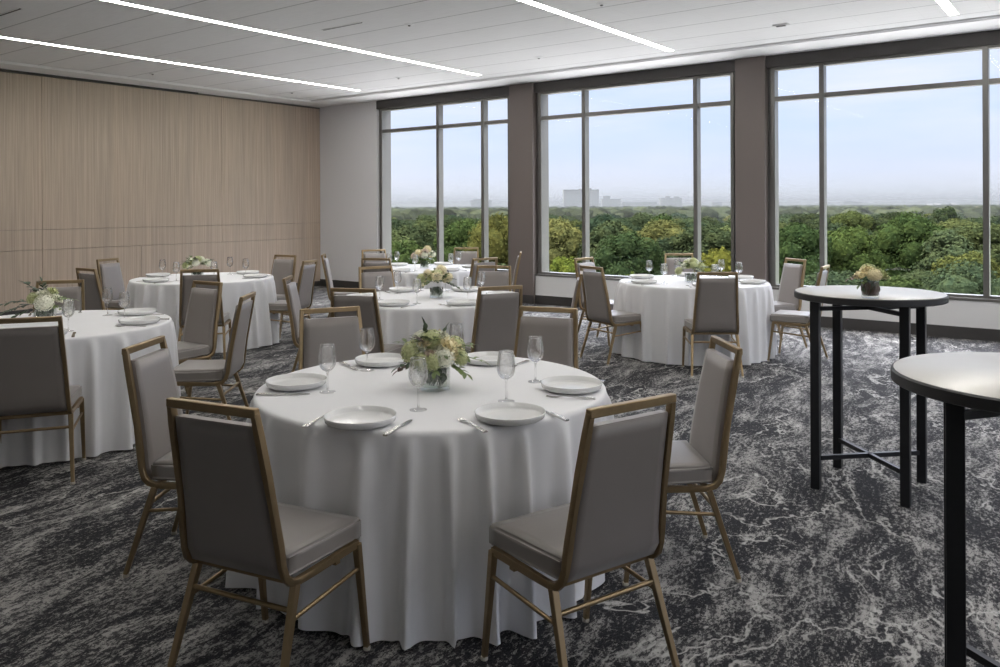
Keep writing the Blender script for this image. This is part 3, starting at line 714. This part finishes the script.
# ------------------------------------------------------------------ outside: woodland seen from an upper floor
GZ=-19.0
struct(boxobj('ground',-3200,2600,30,5200,GZ-1,GZ,M['ground']))
def crown_mesh(seed,r,h,nleaf,ls):
    rnd=random.Random(seed); bm=bmesh.new(); lumps=[]
    n=rnd.randint(16,20)
    for i in range(n):
        z=(i+.5)/n; a=i*2.39996+rnd.uniform(-.3,.3)
        prof=math.sin(PI*min(1,.18+z*.78))**.7
        q=r*.62*prof*math.sqrt(rnd.uniform(.45,1)); lr=r*rnd.uniform(.30,.46)*(1.05-.3*z)
        lumps.append((Vector((q*cos(a),q*sin(a),h*(.36+.52*z))),lr))
    lumps.append((Vector((0,0,h*.60)),r*.62)); lumps.append((Vector((0,0,h*.80)),r*.42))
    for c,lr in lumps:
        s=bmesh.ops.create_icosphere(bm,subdivisions=2,radius=lr*.86,matrix=Matrix.Translation(c))
        for v in s['verts']:
            d=noise.noise(v.co*1.1)*.25*lr; v.co+=(v.co-c).normalized()*d
    tot=sum(lr*lr for c,lr in lumps)
    for c,lr in lumps:
        for k in range(int(nleaf*lr*lr/tot)):
            z=rnd.uniform(-.55,1); a=rnd.uniform(0,2*PI); q=math.sqrt(1-z*z); d=Vector((q*cos(a),q*sin(a),z))
            p=c+d*lr*(rnd.uniform(.84,1.10)+.12*noise.noise(d*3+c)); 
            nn=(d+Vector((rnd.uniform(-.9,.9),rnd.uniform(-.9,.9),rnd.uniform(-.5,.9)))).normalized(); s=nn.orthogonal().normalized(); u=nn.cross(s); b=rnd.uniform(0,PI); e=s*cos(b)+u*sin(b); f=u*cos(b)-s*sin(b); L=ls*rnd.uniform(.6,1.3)
            bm.faces.new([bm.verts.new(x) for x in (p-e*L,p+f*L*.6,p+e*L,p-f*L*.6)])
    return bm
protos=[]
for i,(r,h,nl) in enumerate(((5.6,14,9000),(6.4,15.5,10500),(4.6,13,8000),(7.2,15,11000),(5.2,15.5,9000))):
    t=thing('broadleaf_tree','x','tree')
    bm=bmesh.new(); tube(bm,[(0,0,0),(.1,.05,h*.25),(0,.1,h*.5),(.05,0,h*.75)],.38,8,.12)
    for k in range(5):
        a=k*1.3+i; tube(bm,[(0,.05,h*(.3+.05*k)),(r*.3*cos(a),r*.3*sin(a),h*(.42+.05*k)),(r*.55*cos(a),r*.55*sin(a),h*(.5+.06*k))],.14,6,.05)
    mesh('trunk',bm,M['bark'],t)
    mesh('foliage',crown_mesh(50+i,r,h,nl,.24),M['foliage'],t)
    protos.append((t,r,h))
pal=[(.027,.032,.018),(.020,.025,.015),(.036,.040,.019),(.014,.019,.013),(.044,.046,.020),(.024,.028,.015),(.050,.046,.019)]
def put_tree(k,px,d,top,label,group,col,sc=None):
    """px: viewing column, d: distance, top: crown top height relative to the eye"""
    pt,r,h=protos[k]; a=math.atan((px-500)/816.6); rr=d*math.tan(a)
    x=rr*cos(YAW)-d*sin(YAW); y=rr*sin(YAW)+d*cos(YAW)
    H=1.54+top-GZ; s=H/h if sc is None else sc
    o=instance(pt,(x,y,GZ),random.uniform(0,6.28),label,'tree',group); o.scale=(s,s,H/h)
    for c in o.children: c.color=(*col,1)
    return o
# the trees that stand out
# (proto, column, distance, top relative to eye, crown scale, label, colour)
hero=[(3,912,150,-1.6,1.22,'big dark round-crowned tree behind the bar table flowers',(0.020,0.031,0.012)),
 (1,797,125,-2.6,1.05,'dark tree just right of the wide column in the right window',(0.018,0.029,0.012)),
 (2,660,185,-1.5,1.35,'dome-crowned tree rising on the skyline in the centre window',(0.020,0.031,0.013)),
 (1,625,128,-3.9,1.15,'deep green tree below the distant tower block',(0.018,0.028,0.013)),
 (4,565,100,-5.6,.75,'lime-green narrow tree at the left of the centre window',(0.047,0.059,0.013)),
 (0,716,98,-4.9,.95,'yellow-green tree in the centre window beside the wide column',(0.050,0.053,0.013)),
 (2,688,86,-7.3,.8,'small yellow-leaved tree just above the flowers under the centre window',(0.067,0.062,0.013)),
 (3,498,128,-1.4,.95,'tall tree with autumn-tinged top in the left window by its column',(0.037,0.038,0.013)),
 (1,462,150,-2.1,1.15,'rounded green tree in the middle pane of the left window',(0.024,0.036,0.013)),
 (0,848,130,-3.2,1.2,'mid green tree beside the first mullion of the right window',(0.025,0.037,0.013)),
 (1,850,230,-1.6,1.3,'pale green tree standing further off in the right window',(0.034,0.043,0.017)),
 (4,972,98,-5.2,1.2,'pale tipped bushy tree at the right end of the right window',(0.037,0.042,0.015)),
 (2,945,240,-.3,1.4,'dark tree cresting the skyline right of the big round one',(0.018,0.026,0.013)),
 (0,635,88,-7.2,.85,'bright low tree above the sill of the centre window',(0.034,0.046,0.013)),
 (0,405,100,-3.8,.9,'green tree at the left end of the left window',(0.023,0.034,0.013)),
 (4,900,90,-7.5,.9,'leafy low tree behind the bar table',(0.022,0.032,0.013))]
taken=[]
for k,px,d,top,sc,lab,colr in hero:
    o=put_tree(k,px,d,top,lab,'individual trees outside',colr,sc); taken.append((o.location.x,o.location.y,6.5*sc))
cnt=0
rows=[]; d=84.
while d<440: rows.append(d); d*=1.088
for d in rows:
    step=14.2/d*816.6
    px=352+random.uniform(0,step)
    while px<1075:
        dd=d*random.uniform(.965,1.035); ppx=px+random.uniform(-.2,.2)*step
        px+=step*random.uniform(.8,1.3)
        a=math.atan((ppx-500)/816.6); rr=dd*math.tan(a); x=rr*cos(YAW)-dd*sin(YAW); y=rr*sin(YAW)+dd*cos(YAW)
        if any((x-u)**2+(y-v)**2<w*w for u,v,w in taken): continue
        if cnt>=278: break
        top=random.uniform(-.034,-.013)*dd
        if dd<140: top=-random.uniform(.066,.098)*dd
        if dd>225: top=-random.uniform(.007,.018)*dd
        c=random.choices(pal,[5,5,4,3,2,4,1])[0]; vb=random.uniform(.7,1.35); c=(c[0]*vb*.88,c[1]*vb,c[2]*vb)
        # crown size by prototype, tops vary
        k=random.randrange(5); cnt+=1
        z='left' if ppx<520 else ('centre' if ppx<750 else 'right')
        rel='near the building' if dd<110 else ('in the middle distance' if dd<220 else 'far off toward the horizon')
        put_tree(k,ppx,dd,top,'green broadleaf tree %s, outside the %s window'%(rel,z),'woodland %s outside the %s window'%(rel,z),c,random.uniform(1.15,1.6)*(.8 if dd<140 else 1.08))
print('trees',cnt)
# distant canopy: too many crowns to count
bm=bmesh.new(); rnd=random.Random(5)
base_ico=bmesh.new(); bmesh.ops.create_icosphere(base_ico,subdivisions=2,radius=1); iv=[v.co.copy() for v in base_ico.verts]; iff=[[v.index for v in f.verts] for f in base_ico.faces]; base_ico.free()
verts=[];faces=[]
bz=[(560,603,1650,2200),(598,625,1800,2450),(618,660,2000,2900),(657,686,1750,2400),(467,496,1600,2250),(708,726,2100,2500),(840,866,2400,3000)]
for i in range(5200):
    u=rnd.random(); dd=1/((1/330)*(1-u)+(1/2600)*u) if rnd.random()<.75 else rnd.uniform(330,2600)
    dd=dd*1.30+20
    px=rnd.uniform(330,1090)
    if any(a_<px<b_ and c_<dd<d_ for a_,b_,c_,d_ in bz): continue
    a=math.atan((px-500)/816.6); rr=dd*math.tan(a); x=rr*cos(YAW)-dd*sin(YAW); y=rr*sin(YAW)+dd*cos(YAW)
    r=rnd.uniform(4.5,8)*(1+dd/2600); top=1.54+rnd.uniform(-5.5,-2.0)+ (dd/2600)*2.5
    b0=len(verts); cz=top-r*.8
    for v in iv:
        n=1+.22*noise.noise(v*2.3+Vector((i*.7,0,0)))
        verts.append((x+v.x*r*n,y+v.y*r*n,cz+v.z*r*.85*n))
    for f in iff: faces.append([b0+q for q in f])
me=bpy.data.meshes.new('distant_canopy'); me.from_pydata(verts,[],faces); me.materials.append(M['canopy'])
o=bpy.data.objects.new('distant_canopy',me); COL.objects.link(o); o.color=(.015,.018,.012,1)
tag(o,'hazy green tree canopy stretching to the horizon','woodland','distant woodland','stuff')
# low wooded ridges on the horizon
def ridge(name,dist,h,seed,x0,x1,depth):
    bm=bmesh.new(); N=420; A=[];B=[];Cc=[]
    for i in range(N+1):
        px=x0+(x1-x0)*i/N; a=math.atan((px-500)/816.6)
        row=[]
        for k,(dd,hh) in enumerate(((dist-depth,0),(dist-depth*.4,.65),(dist,1),(dist+depth,0))):
            rr=dd*math.tan(a); x=rr*cos(YAW)-dd*sin(YAW); y=rr*sin(YAW)+dd*cos(YAW)
            hn=h*(.75+.5*noise.noise(Vector((i*.02,seed,0)))+.30*noise.noise(Vector((i*.35,seed,k)))+.18*noise.noise(Vector((i*1.3,seed,k))))
            row.append(bm.verts.new((x,y,GZ+(hn-GZ)*hh if hh else GZ)))
        A.append(row)
    for p,q in zip(A,A[1:]):
        for k in range(3): bm.faces.new((p[k],q[k],q[k+1],p[k+1]))
    return struct(mesh(name,bm,M['hill'],None,smooth=True))
ridge('hill_ridge',3400,17,2.3,330,1100,500)
ridge('hill_ridge_near',2700,6,7.7,330,1100,300)
# buildings on the skyline: (px0, px1, distance, top height over eye, label)
def tower(px0,px1,d,top,label,name='tower_block',step=None):
    def W(px,dd): a=math.atan((px-500)/816.6); rr=dd*math.tan(a); return Vector((rr*cos(YAW)-dd*sin(YAW),rr*sin(YAW)+dd*cos(YAW),0))
    a,b=W(px0,d),W(px1,d); w=(b-a).length; rz=math.atan2(b.y-a.y,b.x-a.x); dep=w*.5
    t=thing(name,label,'building',(a.x,a.y,GZ),rz); H=top+1.54-GZ
    boxobj('building_wall',0,w,0,dep,0,H,M['facade'],t)
    boxobj('roof',-.3,w+.3,-.3,dep+.3,H,H+1,M['roofgrey'],t)
    if step:
        for i,(f0,f1,e) in enumerate(step): boxobj('roof_housing',w*f0,w*f1,dep*.2,dep*.8,H+1,H+1+e,M['facade'],t)
tower(564,599,1900,37,'large slab tower block on the horizon in the centre window','tower_block',[(.45,.5,2),(.6,.8,3)])
tower(602,621,2100,17,'lower stepped block just right of the tower on the horizon','office_block',[(.1,.45,8)])
tower(622,657,2300,9,'long low building on the horizon between the taller blocks','long_building')
tower(661,682,2050,18,'stepped building right of the long low one on the horizon','office_block',[(.3,.45,5),(.7,.9,4)])
tower(471,492,1900,13,'wide pale building on the horizon in the left window','long_building',[(.1,.8,3)])
tower(712,722,2300,8,'small block on the horizon beside the wide column','small_block')
tower(844,862,2700,9,'faint low building on the horizon in the right window','long_building',[(.2,.5,3)])
for i,(px,d,tp) in enumerate(((733,900,-1.5),(930,1300,1),(938,1350,1.5),(954,1500,2),(985,620,-2),(994,650,-2.4))):
    a=math.atan((px-500)/816.6); rr=d*math.tan(a); x=rr*cos(YAW)-d*sin(YAW); y=rr*sin(YAW)+d*cos(YAW)
    t=thing('house',['white house among the trees beside the wide column','tiny pale house on the skyline left of the last mullion','tiny pale house second along the skyline left of the last mullion','tiny pale house closest to the last mullion on the skyline','brown-roofed house among trees at the right edge','second brown-roofed house at the right edge'][i],'house',(x,y,GZ),YAW)
    H=tp+1.54-GZ; wd=9 if i!=0 else 7
    boxobj('house_wall',-wd/2,wd/2,0,8,0,H-2,M['render'],t)
    bm=bmesh.new(); vs=[bm.verts.new(p) for p in ((-wd/2,0,H-2),(wd/2,0,H-2),(wd/2,8,H-2),(-wd/2,8,H-2),(-wd/2,4,H),(wd/2,4,H))]
    for f in ((0,1,5,4),(2,3,4,5),(0,4,3),(1,2,5),(3,2,1,0)): bm.faces.new([vs[j] for j in f])
    mesh('roof',bm,M['roofgrey'] if i<4 else M['bark'],t)
# haze
t=NT('summer_haze'); vs_=t.new('ShaderNodeVolumeScatter'); vs_.inputs['Color'].default_value=(.90,.96,1,1); vs_.inputs['Density'].default_value=.000085; vs_.inputs['Anisotropy'].default_value=.2
va_=t.new('ShaderNodeVolumeAbsorption'); va_.inputs['Color'].default_value=(0,0,0,1); va_.inputs['Density'].default_value=.00055
ad_=t.new('ShaderNodeAddShader'); t.l(vs_.outputs[0],ad_.inputs[0]); t.l(va_.outputs[0],ad_.inputs[1]); t.l(ad_.outputs[0],t.out.inputs['Volume']); 
HZ=boxobj('haze',-3300,1500,235,3600,GZ+.2,24,t.m); tag(HZ,'thin summer haze over the distant trees','haze',None,'stuff')

# ------------------------------------------------------------------ sky, sun
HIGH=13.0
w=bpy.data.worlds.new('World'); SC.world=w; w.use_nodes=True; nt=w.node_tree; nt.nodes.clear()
N=nt.nodes.new; L=nt.links.new
out=N('ShaderNodeOutputWorld'); bg=N('ShaderNodeBackground'); tc=N('ShaderNodeTexCoord'); sp=N('ShaderNodeSeparateXYZ'); L(tc.outputs['Generated'],sp.inputs[0])
r=N('ShaderNodeValToRGB'); r.color_ramp.elements[0].position=0; r.color_ramp.elements[0].color=(.74,.78,.87,1)
e=r.color_ramp.elements[1]; e.position=.6; e.color=(.78,.79,.82,1)
for p,c in ((.05,(.62,.70,.88)),(.12,(.50,.64,.92)),(.3,(.62,.69,.86))):
    x=r.color_ramp.elements.new(p); x.color=(*c,1)
L(sp.outputs[2],r.inputs[0])
mp_=N('ShaderNodeMapping'); mp_.inputs['Scale'].default_value=(1.1,1.1,7); mp_.inputs['Location'].default_value=(.4,2.2,.3); L(tc.outputs['Generated'],mp_.inputs[0])
nn=N('ShaderNodeTexNoise'); nn.inputs['Scale'].default_value=1.7; nn.inputs['Detail'].default_value=6; nn.inputs['Roughness'].default_value=.55; L(mp_.outputs[0],nn.inputs['Vector'])
cr=N('ShaderNodeValToRGB'); cr.color_ramp.elements[0].position=.38; cr.color_ramp.elements[0].color=(0,0,0,1); cr.color_ramp.elements[1].position=.62; cr.color_ramp.elements[1].color=(.75,.75,.75,1); L(nn.outputs['Fac'],cr.inputs[0])
mx=N('ShaderNodeMix'); mx.data_type='RGBA'; L(cr.outputs[0],mx.inputs[0]); L(r.outputs[0],mx.inputs[6]); mx.inputs[7].default_value=(.76,.78,.88,1)
L(mx.outputs[2],bg.inputs[0])
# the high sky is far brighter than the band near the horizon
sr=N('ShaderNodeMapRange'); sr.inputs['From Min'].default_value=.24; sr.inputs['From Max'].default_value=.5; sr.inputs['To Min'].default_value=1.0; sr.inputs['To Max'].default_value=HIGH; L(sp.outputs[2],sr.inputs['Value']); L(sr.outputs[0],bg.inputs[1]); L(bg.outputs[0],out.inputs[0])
ld=bpy.data.lights.new('sun','SUN'); ld.energy=8.5; ld.angle=R(1.5); ld.color=(1,.95,.85)
so=bpy.data.objects.new('sun',ld); COL.objects.link(so)
so.rotation_euler=Vector((.72,.30,-.70)).to_track_quat('-Z','Y').to_euler()

# ------------------------------------------------------------------ camera
cam=bpy.data.cameras.new('camera'); co=bpy.data.objects.new('camera',cam); COL.objects.link(co)
cam.sensor_width=36; cam.sensor_fit='HORIZONTAL'; cam.lens=816.6*36/1000; cam.shift_y=-(333.5-206.24)/1000; cam.clip_end=9000; cam.clip_start=.05
co.matrix_world=Matrix.Translation((0,0,1.54))@Matrix.Rotation(YAW,4,'Z')@Matrix.Rotation(R(90),4,'X')@Matrix.Rotation(R(-.264),4,'Z')
SC.camera=co
SC.view_settings.view_transform='Standard'; SC.view_settings.look='None'; SC.view_settings.gamma=1; SC.view_settings.use_curve_mapping=False
SC.view_settings.exposure=0.34
cy_=SC.cycles; cy_.use_denoising=True; cy_.max_bounces=8; cy_.diffuse_bounces=5; cy_.glossy_bounces=3; cy_.transmission_bounces=4; cy_.transparent_max_bounces=24; cy_.volume_bounces=0; cy_.sample_clamp_indirect=6
